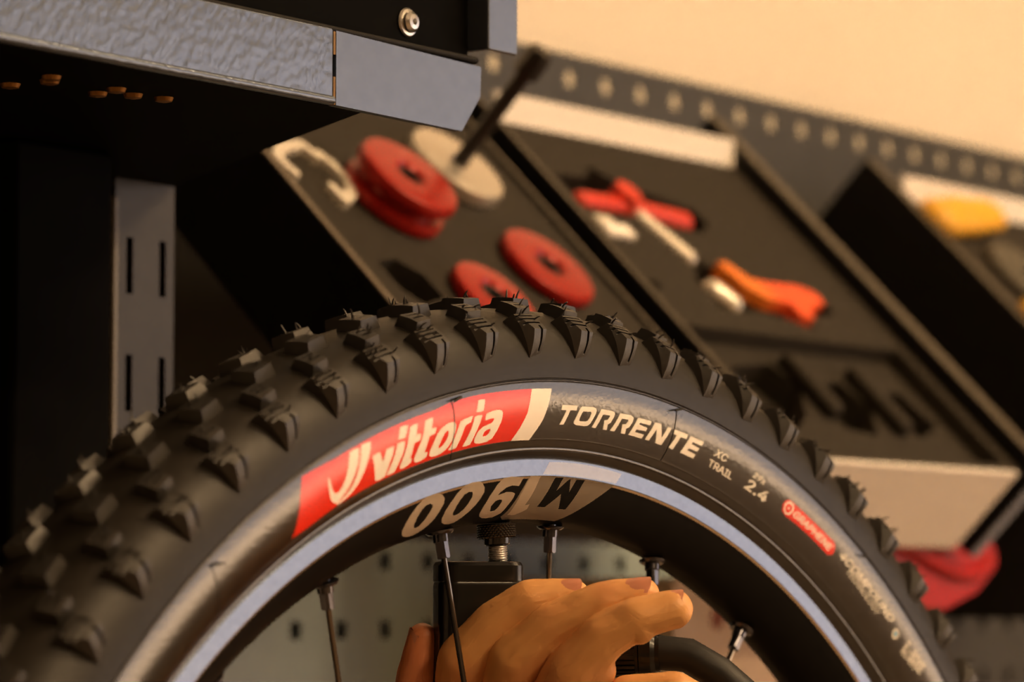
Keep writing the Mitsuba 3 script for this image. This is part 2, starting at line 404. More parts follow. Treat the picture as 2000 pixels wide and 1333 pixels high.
# rubber whiskers left by moulding
wh = []
for k in range(-17, 15):
    for nm, far, ph0, s0, hh0 in (('side', 0, .6, 52.0, 4.2), ('mid', 0, .9, 61, 3.7), ('cen', 0, 2.9, 72, 3.6), ('cen', 1, 2.9, 72, 3.6), ('mid', 1, .9, 61, 3.7), ('side', 0, -.2, 54, 4.2)):
        for c in range(rng.choice([1, 1, 2, 3])):
            ph = -9.0 + 4.5 * k + 2.25 * far + ph0 + rng.uniform(-.5, .5)
            s = s0 + rng.uniform(-1.5, 1.5)
            L = rng.uniform(1.8, 4.2)
            lean, lean2 = rng.uniform(-.18, .25), rng.uniform(-1.5, 1.0)
            pts = [tyre_point(ph + lean * u * u, (S2 - s if far else s) + lean2 * u * u, hh0 - .3 + L * u) for u in (0, .35, .7, 1)]
            wh.append(tube(pts, [.00042, .00038, .00032, .00018], 5))
obj('whisker', cat(*wh), 'knob_rubber', tyre, to_world=ON_WHEEL, kind='stuff', label='thin moulding whiskers on the tread knobs')

TR = {"tire":{"hook":[[[-22.619,28.87],[-22.258,28.91],[-21.812,28.6],[-21.735,28.25],[-21.845,25.71],[-22.031,23.11],[-22.307,20.29],[-22.7,17.68],[-23.232,15.57],[-23.718,14.14],[-24.028,13.81],[-24.336,14.93],[-24.623,16.69],[-24.812,19.76],[-24.884,22.83],[-24.863,24.87],[-24.722,24.89],[-24.649,22.81],[-24.52,20.37],[-24.302,18.35],[-24.109,17.76],[-23.817,17.82],[-23.514,19.04],[-23.201,21.19],[-22.953,24.04],[-22.764,26.78]]],"hook2":[[[-21.516,28.9],[-21.036,28.74],[-20.667,28.38],[-20.622,27.83],[-20.766,25.34],[-21.045,22.34],[-21.401,19.26],[-21.868,16.36],[-22.434,14.25],[-23.135,13.08],[-23.808,12.72],[-23.958,13.42],[-23.564,13.64],[-23.067,14.66],[-22.491,16.7],[-22.118,19.58],[-21.852,22.82],[-21.664,25.69]]],"v":[[[-20.568,23.17],[-20.226,23.34],[-19.887,23.29],[-19.786,22.59],[-19.571,19.03],[-19.235,22.97],[-18.842,23.02],[-18.449,22.74],[-18.581,19.9],[-18.852,17.09],[-19.131,12.8],[-19.558,12.73],[-19.97,12.86],[-20.148,13.84],[-20.389,18.9]]],"i":[[[-18.161,23.05],[-17.794,23.09],[-17.399,22.67],[-17.488,19.55],[-17.761,16.51],[-18.158,12.79],[-18.589,12.78],[-18.952,12.96],[-18.695,15.81],[-18.385,19.36]]],"idot":[[[-17.839,28.17],[-17.508,28.16],[-17.076,27.75],[-17.357,24.1],[-17.656,24.05],[-18.065,24.32]]],"t":[[[-16.882,26.74],[-16.52,27.03],[-16.136,26.9],[-16.217,25.33],[-16.313,23.24],[-15.831,23.07],[-15.922,20.84],[-16.461,20.55],[-16.72,15.17],[-16.471,15.11],[-16.545,13.74],[-16.982,12.83],[-17.401,12.61],[-17.627,13.25],[-17.653,14.22],[-17.451,17.06],[-17.192,20.82],[-17.033,23.8]]],"t2":[[[-15.425,26.75],[-15.033,27.07],[-14.648,26.89],[-14.722,25.19],[-14.808,23.28],[-14.323,23.09],[-14.443,21.2],[-14.981,20.82],[-15.29,15.48],[-14.928,15.08],[-14.977,13.42],[-15.422,12.68],[-15.914,12.61],[-16.226,13.57],[-16.256,15.11],[-16.064,17.53],[-15.786,20.2],[-15.562,23.55]]],"o":[[[-14.161,20.84],[-13.767,22.31],[-13.294,23.04],[-12.812,23.26],[-12.501,22.82],[-12.352,21.59],[-12.357,19.85],[-12.449,17.74],[-12.645,15.71],[-12.9,13.95],[-13.316,12.82],[-13.839,12.32],[-14.355,12.54],[-14.669,13.45],[-14.715,15.12],[-14.524,17.35],[-14.352,19.12]],[[-13.881,15.16],[-13.853,16.25],[-13.697,18.07],[-13.465,20.0],[-13.212,20.68],[-13.042,20.16],[-13.067,18.43],[-13.204,16.81],[-13.439,15.51],[-13.713,14.94]]],"r":[[[-11.946,22.47],[-11.409,23.03],[-10.715,23.45],[-10.784,22.47],[-10.903,21.28],[-11.348,20.81],[-11.488,19.64],[-11.686,16.27],[-11.943,12.86],[-12.314,12.8],[-12.731,12.93],[-12.547,14.23],[-12.306,17.37],[-12.127,20.27]]],"i2":[[[-10.545,22.7],[-10.249,23.11],[-9.784,22.92],[-9.88,21.09],[-10.182,17.13],[-10.495,12.82],[-10.851,12.56],[-11.241,12.71],[-11.005,15.37],[-10.715,18.93]]],"i2dot":[[[-10.225,28.29],[-9.923,28.37],[-9.561,28.22],[-9.695,24.5],[-10.026,24.22],[-10.395,24.4]]],"a":[[[-9.358,23.08],[-8.726,23.63],[-8.111,23.69],[-7.819,23.21],[-7.687,22.06],[-7.715,19.88],[-7.942,16.43],[-8.27,13.41],[-8.755,12.45],[-9.378,12.33],[-9.845,12.6],[-10.092,13.28],[-10.152,14.83],[-9.985,16.97],[-9.572,18.43],[-8.687,19.36],[-8.496,20.56],[-8.579,21.05],[-8.952,21.07],[-9.43,20.64],[-9.42,22.05]],[[-9.39,15.13],[-9.327,16.45],[-9.118,17.09],[-8.755,17.29],[-8.666,16.89],[-8.763,15.59],[-8.956,14.81],[-9.267,14.77]]],"T":[[[-1.637,23.92],[-0.055,23.97],[-0.089,22.21],[-0.732,22.15],[-1.07,16.8],[-1.5,16.74],[-1.117,22.11],[-1.677,22.15]]],"O":[[[0.469,23.83],[1.586,24.04],[1.907,23.74],[2.027,22.83],[1.966,21.45],[1.707,18.12],[1.493,17.09],[1.17,16.78],[0.277,16.89],[-0.007,17.36],[-0.081,17.95],[-0.009,19.19],[0.202,22.41],[0.318,23.41]],[[0.633,22.1],[1.429,22.26],[1.543,21.86],[1.459,20.01],[1.331,18.88],[1.143,18.5],[0.534,18.44],[0.426,18.79],[0.437,19.63],[0.532,21.32]]],"R":[[[2.472,23.81],[3.667,23.69],[3.907,23.4],[3.993,22.78],[3.95,21.53],[3.77,19.41],[3.528,18.64],[3.621,16.58],[3.2,16.52],[3.052,19.97],[3.385,20.25],[3.547,21.57],[3.494,21.99],[2.767,21.94],[2.386,16.6],[1.977,16.69],[2.263,20.99]]],"R2":[[[4.521,23.54],[5.672,23.7],[5.919,23.38],[6.036,22.72],[6.004,21.15],[5.813,19.27],[5.563,18.58],[5.648,16.51],[5.198,16.45],[5.039,19.79],[5.411,20.17],[5.564,21.54],[5.514,21.88],[4.825,21.79],[4.455,16.6],[3.982,16.58],[4.293,20.08]]],"E":[[[6.479,23.53],[7.955,23.65],[7.903,22.05],[6.83,21.96],[6.734,21.29],[7.721,20.91],[7.671,19.56],[6.644,19.23],[6.572,18.18],[7.589,18.22],[7.514,16.51],[6.024,16.6]]],"N":[[[8.36,23.75],[9.021,23.91],[9.501,19.08],[9.812,23.79],[10.233,23.78],[9.748,16.55],[9.085,16.55],[8.704,21.51],[8.315,16.6],[7.89,16.64]]],"T2":[[[10.498,23.75],[12.122,23.99],[12.027,22.13],[11.398,22.01],[11.068,16.49],[10.602,16.77],[10.97,22.03],[10.481,22.16]]],"E2":[[[12.4,23.88],[13.948,24.06],[13.854,22.26],[12.828,22.2],[12.731,21.32],[13.699,21.16],[13.605,19.62],[12.646,19.43],[12.539,18.52],[13.585,18.46],[13.469,16.65],[11.939,16.65]]],"red":[[[-26.982,31.24],[-23.891,29.61],[-20.975,29.54],[-18.784,29.45],[-14.448,29.2],[-12.939,30.0],[-10.655,30.18],[-7.873,29.87],[-4.919,29.7],[-5.137,21.22],[-5.545,16.3],[-6.064,11.21],[-9.928,11.31],[-13.867,11.37],[-15.164,11.33],[-19.865,12.01],[-23.748,12.47],[-26.823,12.13],[-28.431,12.98],[-28.154,15.29],[-27.806,20.44],[-27.454,25.86]]],"stripe":[[[-4.919,29.7],[-2.903,29.61],[-3.12,23.38],[-3.387,18.4],[-4.134,10.9],[-6.064,11.21],[-5.545,16.3],[-5.137,21.22]]],"pill":[[[24.344,19.03],[24.131,21.53],[24.283,23.5],[24.582,24.47],[25.067,24.6],[26.738,24.57],[28.199,24.7],[29.685,24.86],[30.726,25.08],[30.974,23.72],[31.118,21.7],[30.997,20.21],[30.646,19.18],[30.121,19.07],[28.74,19.07],[27.261,18.91],[25.834,18.6],[25.009,18.31]]],"gicon":[[[24.411,19.95],[24.307,21.79],[24.454,23.28],[24.764,24.18],[25.145,24.0],[25.357,22.73],[25.356,21.05],[25.181,19.44],[24.774,18.83]]],"x_base":[[[15.36,21.35],[16.79,21.29],[15.561,24.19]]],"trail_base":[[[15.184,16.86],[18.102,16.65],[15.18,19.52]]],"24_base":[[[19.701,17.05],[22.328,16.94],[19.881,21.17]]],"29_base":[[[20.025,22.42],[21.436,22.36],[20.203,24.65]]],"graph_base":[[[25.486,20.23],[30.538,20.59],[25.707,23.07]]],"four_base":[[[31.651,22.42],[39.517,22.75],[32.038,25.59]]],"tech_base":[[[33.127,20.18],[38.051,19.53],[33.314,22.44]]],"ebike_base":[[[42.082,21.3],[44.825,21.91],[42.118,26.01]]],"ready_base":[[[42.105,19.41],[44.265,20.48],[42.16,21.72]]],"icon":[[[40.669,22.14]]],"vents":[[[-12.853,30.6],[-12.669,27.45],[-12.535,22.0],[-11.954,7.93]],[[10.988,32.22],[9.867,29.9]],[[10.356,30.55],[10.538,20.62],[10.486,11.15]],[[34.382,32.73],[33.615,30.07]],[[-35.858,30.37],[-35.011,27.82]],[[-35.858,30.37],[-35.821,21.53],[-35.989,11.89]],[[-11.857,30.83],[-12.863,30.27]]]},"rim":{"9":[[[-5.784,5.93],[-6.224,8.43],[-6.589,12.62],[-6.732,17.23],[-6.669,20.07],[-6.476,21.59],[-5.987,22.89],[-5.352,23.61],[-4.629,23.38],[-4.049,21.31],[-3.862,17.43],[-3.728,14.39],[-3.762,12.79],[-3.925,12.36],[-4.256,12.0],[-4.86,11.73],[-5.086,12.08],[-5.714,12.82],[-5.508,11.41],[-5.065,9.87],[-4.499,9.22],[-4.125,9.41],[-3.685,9.66],[-3.533,6.4],[-4.965,5.57]],[[-5.612,19.55],[-5.841,17.2],[-5.652,15.14],[-5.245,14.6],[-4.938,14.93],[-4.843,15.76],[-4.881,18.49],[-5.081,19.82],[-5.396,20.01]]],"0":[[[-14.175,5.8],[-13.522,5.72],[-12.935,5.75],[-12.242,7.36],[-11.881,8.95],[-11.776,10.97],[-11.919,13.79],[-12.115,16.67],[-12.438,19.27],[-12.994,21.39],[-13.642,22.78],[-14.404,22.31],[-15.117,20.61],[-15.489,18.93],[-15.673,16.95],[-15.597,13.68],[-15.325,10.88],[-14.862,8.24],[-14.393,6.75]],[[-14.296,18.03],[-14.488,16.22],[-14.449,13.2],[-14.179,10.38],[-13.86,9.38],[-13.407,9.26],[-13.074,10.15],[-12.989,11.48],[-13.168,13.99],[-13.414,16.51],[-13.685,18.57],[-14.017,18.61]]],"02":[[[-9.962,6.05],[-9.245,5.44],[-8.455,5.58],[-7.912,6.98],[-7.583,8.63],[-7.451,10.38],[-7.601,13.26],[-7.843,15.65],[-8.182,18.1],[-8.6,20.28],[-9.071,22.33],[-9.666,22.83],[-10.391,21.86],[-10.918,20.11],[-11.178,18.12],[-11.182,14.38],[-10.944,11.63],[-10.547,8.66]],[[-9.997,18.06],[-10.135,16.82],[-10.125,14.21],[-9.94,11.63],[-9.66,9.7],[-9.246,9.1],[-8.851,9.41],[-8.709,10.23],[-8.653,11.74],[-8.782,14.14],[-8.98,16.32],[-9.3,17.94],[-9.684,18.58]]],"1":[[[-2.847,5.89],[-1.687,5.96],[-1.728,10.96],[-1.804,14.67],[-1.898,18.07],[-1.416,17.66],[-1.33,19.87],[-1.732,21.29],[-2.236,22.86],[-3.046,22.68],[-3.057,17.92],[-3.059,12.94]]],"M":[[[0.011,6.33],[0.899,6.25],[0.76,11.59],[1.648,6.54],[1.74,6.45],[2.242,11.63],[2.444,6.42],[3.346,6.23],[2.982,18.92],[2.202,19.07],[1.454,12.59],[0.504,18.71],[-0.357,18.68]]],"patch":[[[-2.904,6.02],[-1.501,5.77],[0.383,5.97],[2.591,6.13],[4.674,6.2],[6.762,5.91],[3.095,25.48],[-3.003,25.75],[-3.622,23.63],[-3.413,19.3],[-3.198,11.86]]],"flange":[[[-0.711,0.75],[1.139,0.51],[3.298,0.46],[5.49,0.62],[7.497,0.86],[6.856,5.01],[4.761,5.24],[2.549,5.34],[0.371,5.18],[-1.495,5.25]]]}}


def smooth_poly(rings, k, r):
    p = Polygon([(a * k, b) for a, b in rings[0]], [[(a * k, b) for a, b in h] for h in rings[1:]]).buffer(0)
    return p.buffer(-r * .6).buffer(r * 1.2).buffer(-r * .6) if r else p


def solid(poly, fn, k, h0, h1, edge=1.6):
    """a thin printed film: the outline cut into small cells so that it follows the curved surface, with edges down to h0"""
    from shapely.prepared import prep
    V, F = [], []
    poly = poly.segmentize(edge)
    pp = prep(poly)
    x0, y0, x1, y1 = poly.bounds
    for x in np.arange(math.floor(x0 / edge) * edge, x1, edge):
        for y in np.arange(math.floor(y0 / edge) * edge, y1, edge):
            c = sbox(x, y, x + edge, y + edge)
            if pp.contains(c):
                n = len(V)
                V += [(x, y, h1), (x + edge, y, h1), (x + edge, y + edge, h1), (x, y + edge, h1)]
                F += [[n, n + 1, n + 2], [n, n + 2, n + 3]]
            elif pp.intersects(c):
                q = poly.intersection(c)
                for g in getattr(q, 'geoms', [q]):
                    if g.geom_type == 'Polygon' and g.area > 1e-5:
                        v, f = trimesh.creation.triangulate_polygon(g, engine='earcut')
                        n = len(V)
                        V += [(a, b_, h1) for a, b_ in v]
                        for t_ in f:
                            (ax_, ay_), (bx_, by_), (cx2, cy2) = v[t_[0]], v[t_[1]], v[t_[2]]
                            s_ = (bx_ - ax_) * (cy2 - ay_) - (by_ - ay_) * (cx2 - ax_)
                            F.append([n + t_[0], n + t_[1], n + t_[2]] if s_ > 0 else [n + t_[0], n + t_[2], n + t_[1]])
    for g in getattr(poly, 'geoms', [poly]):
        for ring in [g.exterior, *g.interiors]:
            c = np.asarray(ring.coords)
            n = len(V)
            V += [(a, b_, h) for a, b_ in c for h in (h0, h1)]
            for i in range(len(c) - 1):
                a = n + 2 * i
                F += [[a, a + 2, a + 3], [a, a + 3, a + 1]]
    v = np.array(V)
    m = trimesh.Trimesh(fn(v[:, 0] / k, v[:, 1], v[:, 2]), F, process=False)
    m.merge_vertices(digits_vertex=7)
    return m


KT = 5.85
tt = TR['tire']
obj('red_print', solid(smooth_poly(tt['red'], KT, 0.2), tyre_point, KT, -.1, .10), 'print_red', tyre, smooth=40, to_world=ON_WHEEL, label='red printed label band')
obj('white_stripe', solid(smooth_poly(tt['stripe'], KT, 0.1), tyre_point, KT, -.1, .14), 'print_white', tyre, smooth=40, to_world=ON_WHEEL, label='white printed stripe')
for n in ('hook', 'hook2'):
    obj('logo_stroke', solid(smooth_poly(tt[n], KT, 0.25), tyre_point, KT, -.1, .20), 'print_white', tyre, smooth=40, to_world=ON_WHEEL, label='white curved logo stroke')
for n in ('v', 'i', 'idot', 't', 't2', 'o', 'r', 'i2', 'i2dot', 'a'):
    obj('letter', solid(smooth_poly(tt[n], KT, 0.3), tyre_point, KT, -.1, .20), 'print_white', tyre, smooth=40, to_world=ON_WHEEL)
for n in ('T', 'O', 'R', 'R2', 'E', 'N', 'T2', 'E2'):
    obj('letter', solid(smooth_poly(tt[n], KT, 0.12), tyre_point, KT, -.1, .14), 'print_white', tyre, smooth=40, to_world=ON_WHEEL)


def text_on(text, base, h, bold=True, mat_='print_white', hi=.14, shear=0.0, thin=0):
    (p0, s0), (p1, s1), (pt, st) = base[0][:3]
    m = meshkit.text_mesh(text, 10.0, depth=1.0, bold=bold)
    v, f = trimesh.remesh.subdivide_to_size(m.vertices, m.faces, 3.0, max_iter=10)
    x0, x1 = v[:, 0].min(), v[:, 0].max()
    u = (v[:, 0] - x0) / (x1 - x0)
    w = v[:, 1] / 10.0
    H = st - s0 if h is None else h
    ph = p0 + (p1 - p0) * u + (pt - p0) * w
    s = s0 + (s1 - s0) * u + H * w
    q = trimesh.Trimesh(tyre_point(ph, s, -.1 + (hi + .1) * v[:, 2]), f, process=False)
    return obj('lettering', q, mat_, tyre, smooth=40, to_world=ON_WHEEL)


text_on('XC', tt['x_base'], None)
text_on('TRAIL', tt['trail_base'], None)
text_on('29x', tt['29_base'], None)
text_on('2.4', tt['24_base'], None)
obj('red_pill', solid(smooth_poly(tt['pill'], KT, 1.2), tyre_point, KT, -.1, .10), 'print_red', tyre, smooth=40, to_world=ON_WHEEL, label='small red printed label')
gp = smooth_poly(tt['gicon'], KT, .4)
cx, cy = gp.centroid.x, gp.centroid.y
ring = gp.difference(affinity.scale(gp, .72, .72)).union(Point(cx, cy).buffer(.55))
obj('round_icon', solid(ring, tyre_point, KT, -.1, .18), 'print_white', tyre, smooth=40, to_world=ON_WHEEL)
text_on('GRAPHENE', tt['graph_base'], None, hi=.18)
text_on('4COMPOUND', tt['four_base'], None)
text_on('TECHNOLOGY', tt['tech_base'], None, bold=False)
ip, isv = tt['icon'][0][0]
obj('round_icon', solid(Point(ip * KT, isv).buffer(2.1).difference(Point(ip * KT, isv).buffer(1.3)), tyre_point, KT, -.1, .14), 'print_white', tyre, smooth=40, to_world=ON_WHEEL)
obj('round_icon', solid(Point(ip * KT, isv).buffer(1.0), tyre_point, KT, -.1, .16), 'print_blue', tyre, smooth=40, to_world=ON_WHEEL, label='blue dot')
text_on('E-BIKE', tt['ebike_base'], None)
text_on('READY', tt['ready_base'], None, bold=False)
for v in tt['vents']:
    v = np.array(v)
    p = spline(v, 14) if len(v) > 2 else np.linspace(v[0], v[1], 8)
    hgt = .05 if len(v) > 2 else np.linspace(.2, 1.6, 8)
    obj('vent_line', tube(tyre_point(p[:, 0], p[:, 1], hgt), .00026 if len(v) > 2 else np.linspace(.0005, .0003, 8), 6), 'hose_rubber', tyre, to_world=ON_WHEEL)

# rim
qn = np.linspace(_q[1] + 1.0, _q[-1], 26)
half = RIM(qn)
rp = np.vstack([half, (half * [-1, 1])[-2::-1], [(-.0150, .3120), (.0150, .3120)]])
rim = obj('rim', revolve_grid(rp, 480), 'rim_black', wheel, smooth=35, to_world=ON_WHEEL, label='black rim with the grey lettering M1900')
fl = np.array([(.0150, .3165), (.0158, .3179), (.0165, .3182), (.0173, .3180), (.0177, .3175), (.0177, .3118), (.01735, .31135), (.0160, .3100), (.0145, .3110)])
for sg in (1, -1):
    obj('rim_wall', revolve_grid(fl * [sg, 1], 480), 'rim_flange', rim, smooth=25, to_world=ON_WHEEL, label='satin grey rim flange')
    ed = np.array([(.01735, .31160), (.01755, .31150), (.01735, .31118), (.0170, .31080), (.0168, .3112)])
    obj('rim_lip', revolve_grid(ed * [sg, 1], 480), 'rim_edge_lit', rim, smooth=25, to_world=ON_WHEEL, label='rim edge with its warm highlight painted gold')
KR = 5.3
rr = TR['rim']
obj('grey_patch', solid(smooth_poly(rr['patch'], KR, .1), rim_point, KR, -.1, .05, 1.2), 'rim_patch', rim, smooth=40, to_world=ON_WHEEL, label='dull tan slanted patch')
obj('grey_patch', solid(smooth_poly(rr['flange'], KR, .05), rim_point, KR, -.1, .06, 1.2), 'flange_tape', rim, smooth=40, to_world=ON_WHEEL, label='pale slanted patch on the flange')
for n in ('0', '02', '9', '1'):
    obj('letter', solid(smooth_poly(rr[n], KR, .25), rim_point, KR, -.1, .09, 1.2), 'rim_print', rim, smooth=40, to_world=ON_WHEEL)
obj('letter', solid(smooth_poly(rr['M'], KR, .05), rim_point, KR, -.1, .09, 1.2), 'rim_black', rim, smooth=40, to_world=ON_WHEEL, label='black letter')

# hub, axle, spokes
hubp = [(0, -.050), (.009, -.050), (.010, -.040), (.014, -.036), (.029, -.033), (.030, -.030), (.028, -.028), (.014, -.024), (.013, .024), (.028, .028), (.030, .030), (.029, .033), (.014, .036), (.010, .040), (.009, .050), (0, .050)]
RX = np.array([[1, 0, 0, 0], [0, 0, -1, 0], [0, 1, 0, 0], [0, 0, 0, 1.]])
obj('hub', xf(lathe(hubp, 48), RX), 'nipple_black', wheel, to_world=ON_WHEEL)
nip = lathe([(0, -.0098), (.00205, -.0098), (.0023, -.0093), (.0023, -.0005), (.0021, .001), (0, .001)], 24)
flat = m3.Manifold.cube([.0040, .0040, .0080], True).translate([0, 0, -.0068])
nip = (nip ^ (flat + lathe([(0, -.0038), (.0025, -.0038), (.0025, .002), (0, .002)], 24))) + lathe([(0, -.004), (.0028, -.004), (.0028, 0), (0, 0)], 24)
wash = lathe([(0, -.0012), (.0040, -.0012), (.0048, -.0006), (.0050, .0), (0, .0006)], 32)
nipd, washd = mikit.ply(tm(nip), 'nipple_black', smooth=35), mikit.ply(tm(wash), 'nipple_black', smooth=35)
for k in range(28):
    ph = math.radians(-9.0 + 12.857 * (k - 4))
    near = (k % 2 == 0)
    kk4 = (k - 4) % 4
    beta = .026 if kk4 in (0, 3) else -.026
    A = np.array([.2962 * math.sin(ph), 0, .2962 * math.cos(ph)])
    u = -A * [1, 0, 1] / np.linalg.norm(A * [1, 0, 1])
    pv = np.array([u[2], 0, -u[0]])               # quarter turn in the wheel plane
    B = beta * pv + np.array([0, -.030 if near else .030, 0])
    d = (B - A) / np.linalg.norm(B - A)
    sp = obj('spoke', tube([A + d * .008, A + d * .12, B], .001, 10), 'spoke_black', wheel, to_world=ON_WHEEL)
    z = -d
    x = np.cross([0, 1, 0], z)
    x /= np.linalg.norm(x)
    M = np.eye(4)
    M[:3, 0], M[:3, 1], M[:3, 2], M[:3, 3] = x, np.cross(z, x), z, A
    obj('nipple', nipd, None, sp, to_world=T((WM @ M).tolist()))
    M2 = M.copy()
    M2[:3, 3] = A - z * .0002
    obj('washer', washd, None, sp, to_world=T((WM @ M2).tolist()))

# valve
VA = wheel_at(-2.59)
vz = .2960
nut = []
for i in range(30):
    for j in range(6):
        a = (i + .5 * (j % 2)) * 2 * math.pi / 30
        nut.append(m3.Manifold.sphere(.0008, 6).scale([1, 1, .8]).translate([.0063 * math.cos(a), .0062 * math.sin(a), vz - .0007 - j * .0008]))
core = lathe([(0, vz - .0052), (.0058, vz - .0052), (.0061, vz - .0047), (.0061, vz - .0004), (.0058, vz), (0, vz)], 60)
valve = obj('valve', lathe([(0, vz + .0), (.0030, vz + .0), (.0030, vz - .022), (0, vz - .022)], 32), 'valve_metal', wheel, to_world=VA, label='dark threaded valve stem')
obj('lock_nut', cat(core, *nut), 'valve_metal', valve, to_world=VA, label='knurled black lock nut')
obj('collar', lathe([(0, vz - .0077), (.0042, vz - .0077), (.0046, vz - .0073), (.0046, vz - .0050), (0, vz - .0050)], 40), 'valve_metal', valve, to_world=VA)
thr = [(.0, vz - .0078)]
for i in range(17):
    z0 = vz - .0078 - i * .0008
    thr += [(.0030, z0), (.0036, z0 - .0003), (.0030, z0 - .0008)]
thr += [(0, vz - .0078 - 17 * .0008)]
thm = lathe(thr[::-1], 40)
fl1 = m3.Manifold.cube([.02, .02, .04], True)
c53, s53 = math.cos(math.radians(20)), math.sin(math.radians(20))
thm = thm - m3.Manifold.cube([.01, .02, .02], True).rotate([0, 0, -20]).translate([.0078 * c53, -.0078 * s53, vz - .0140])
obj('thread', thm, 'valve_silver', valve, to_world=VA, label='bright thread with a filed flat')

# ------------------------------------------------------------------ pump head and hose
pump = thing('pump_head', 'black plastic pump head pushed onto the valve, with a ribbed collar and a thick hose', 'pump head')
vp = (WM @ np.array([.2777 * math.sin(math.radians(-2.59)), 0, .2777 * math.cos(math.radians(-2.59)), 1]))[:3]


def rounded_rect(w, d, r):
    return sbox(-w / 2 + r, -d / 2 + r, w / 2 - r, d / 2 - r).buffer(r, quad_segs=10)


PR = np.eye(4)
a = math.radians(-36.3)                            # broad face turned a little from the wheel plane
PR[:3, :3] = [[math.cos(a), -math.sin(a), 0], [math.sin(a), math.cos(a), 0], [0, 0, 1]]
PR[:3, 3] = [.9481, .7112, 0]


def stack(shape, zs, inset):
    out = []
    for z, i in zip(zs, inset):
        out.append((z, i))
    hulls = []
    for (za, ia), (zb, ib) in zip(out[:-1], out[1:]):
        A_, B_ = shape.buffer(-ia), shape.buffer(-ib)
        pts = np.vstack([np.c_[np.asarray(A_.exterior.coords), np.full(len(A_.exterior.coords), za)], np.c_[np.asarray(B_.exterior.coords), np.full(len(B_.exterior.coords), zb)]])
        hulls.append(m3.Manifold.hull_points(pts))
    return m3.Manifold.batch_boolean(hulls, m3.OpType.Add)


hs = rounded_rect(.0312, .0175, .0060)
obj('body', xf(stack(hs, [.6130, .6500, .6512], [0, 0, .0004]), PR), 'pump_plastic', pump, smooth=30)
obj('cap', xf(stack(hs, [.6513, .6519, .6571, .6583, .6586], [.0002, 0, 0, .0008, .0022]), PR), 'pump_plastic', pump, smooth=30)
obj('barrel', tube([[.9500, .7074, .6232], [.9600, .6912, .6245], [.9712, .6731, .6257]], .0078, 32), 'pump_plastic', pump)
b0, b1 = np.array([.9690, .6767, .6256]), np.array([.9786, .6594, .6260])
ax = (b1 - b0) / np.linalg.norm(b1 - b0)
cx_ = np.cross(ax, [0, 0, 1]); cx_ /= np.linalg.norm(cx_)
CM = np.eye(4); CM[:3, 0], CM[:3, 1], CM[:3, 2], CM[:3, 3] = cx_, np.cross(ax, cx_), ax, b0
Lc = np.linalg.norm(b1 - b0)
col = lathe([(0, 0), (.0070, 0), (.0074, .001), (.0074, Lc - .003), (.0079, Lc - .0025), (.0079, Lc + .0015), (.0070, Lc + .003), (0, Lc + .003)], 64)
ribs = [m3.Manifold.cube([.0012, .0014, Lc - .0055], False).translate([-.0006, .0069, .0015]).rotate([0, 0, i * 360 / 26]) for i in range(26)]
obj('collar', xf(cat(col, *ribs), CM), 'pump_plastic', pump, smooth=30, label='ribbed collar')
obj('ferrule', xf(lathe([(0, Lc + .002), (.0066, Lc + .002), (.0066, Lc + .0045), (0, Lc + .0045)], 40), CM), 'pump_plastic', pump)
hose = spline([[.9797, .6575, .6266], [.9842, .6500, .6267], [.9884, .6430, .6229], [.9939, .6348, .6161], [.9998, .6280, .6068], [1.0102, .6229, .5895], [1.0232, .6226, .5601], [1.0446, .6339, .5107], [1.10, .66, .36], [1.17, .68, .14], [1.24, .68, .02], [1.40, .62, .0065], [1.62, .50, .0065]], 90)
obj('hose', tube(hose, .0062, 28), 'hose_rubber', pump, smooth=60, label='thick black rubber hose')

# ------------------------------------------------------------------ hand
person = thing('person', 'bare hand gripping the black pump head below the rim, thumb to the left of it', 'person')
CH = {
    'index': ([[0.9579, 0.7281, 0.5886], [0.9357, 0.7079, 0.6239], [0.9396, 0.6958, 0.637], [0.944, 0.6854, 0.6441], [0.9525, 0.6737, 0.6461]], [.0105, .0098, .0086, .0081, .0064]),
    'middle': ([[0.9593, 0.7169, 0.5816], [0.9386, 0.687, 0.6241], [0.942, 0.6741, 0.6356], [0.9503, 0.6582, 0.644], [0.9578, 0.6477, 0.6463]], [.0105, .0099, .0085, .0077, .0065]),
    'ring': ([[0.9575, 0.7065, 0.5775], [0.9414, 0.665, 0.6204], [0.9436, 0.6536, 0.6322], [0.948, 0.6434, 0.6385], [0.9563, 0.6334, 0.6415]], [.0105, .0100, .0084, .0076, .0068]),
    'pinky': ([[0.9565, 0.6912, 0.5744], [0.9558, 0.6518, 0.6104], [0.9625, 0.6372, 0.6132], [0.9708, 0.6285, 0.607]], [.0095, .0087, .0074, .0060]),
    'thumb': ([[0.9556, 0.7401, 0.5481], [0.9413, 0.7347, 0.5945], [0.9374, 0.7304, 0.6155], [0.9369, 0.7273, 0.6313]], [.0150, .0098, .0078, .0055]),
}


def ball(p, r):
    return m3.Manifold.sphere(r, 20).translate([float(x) for x in p])


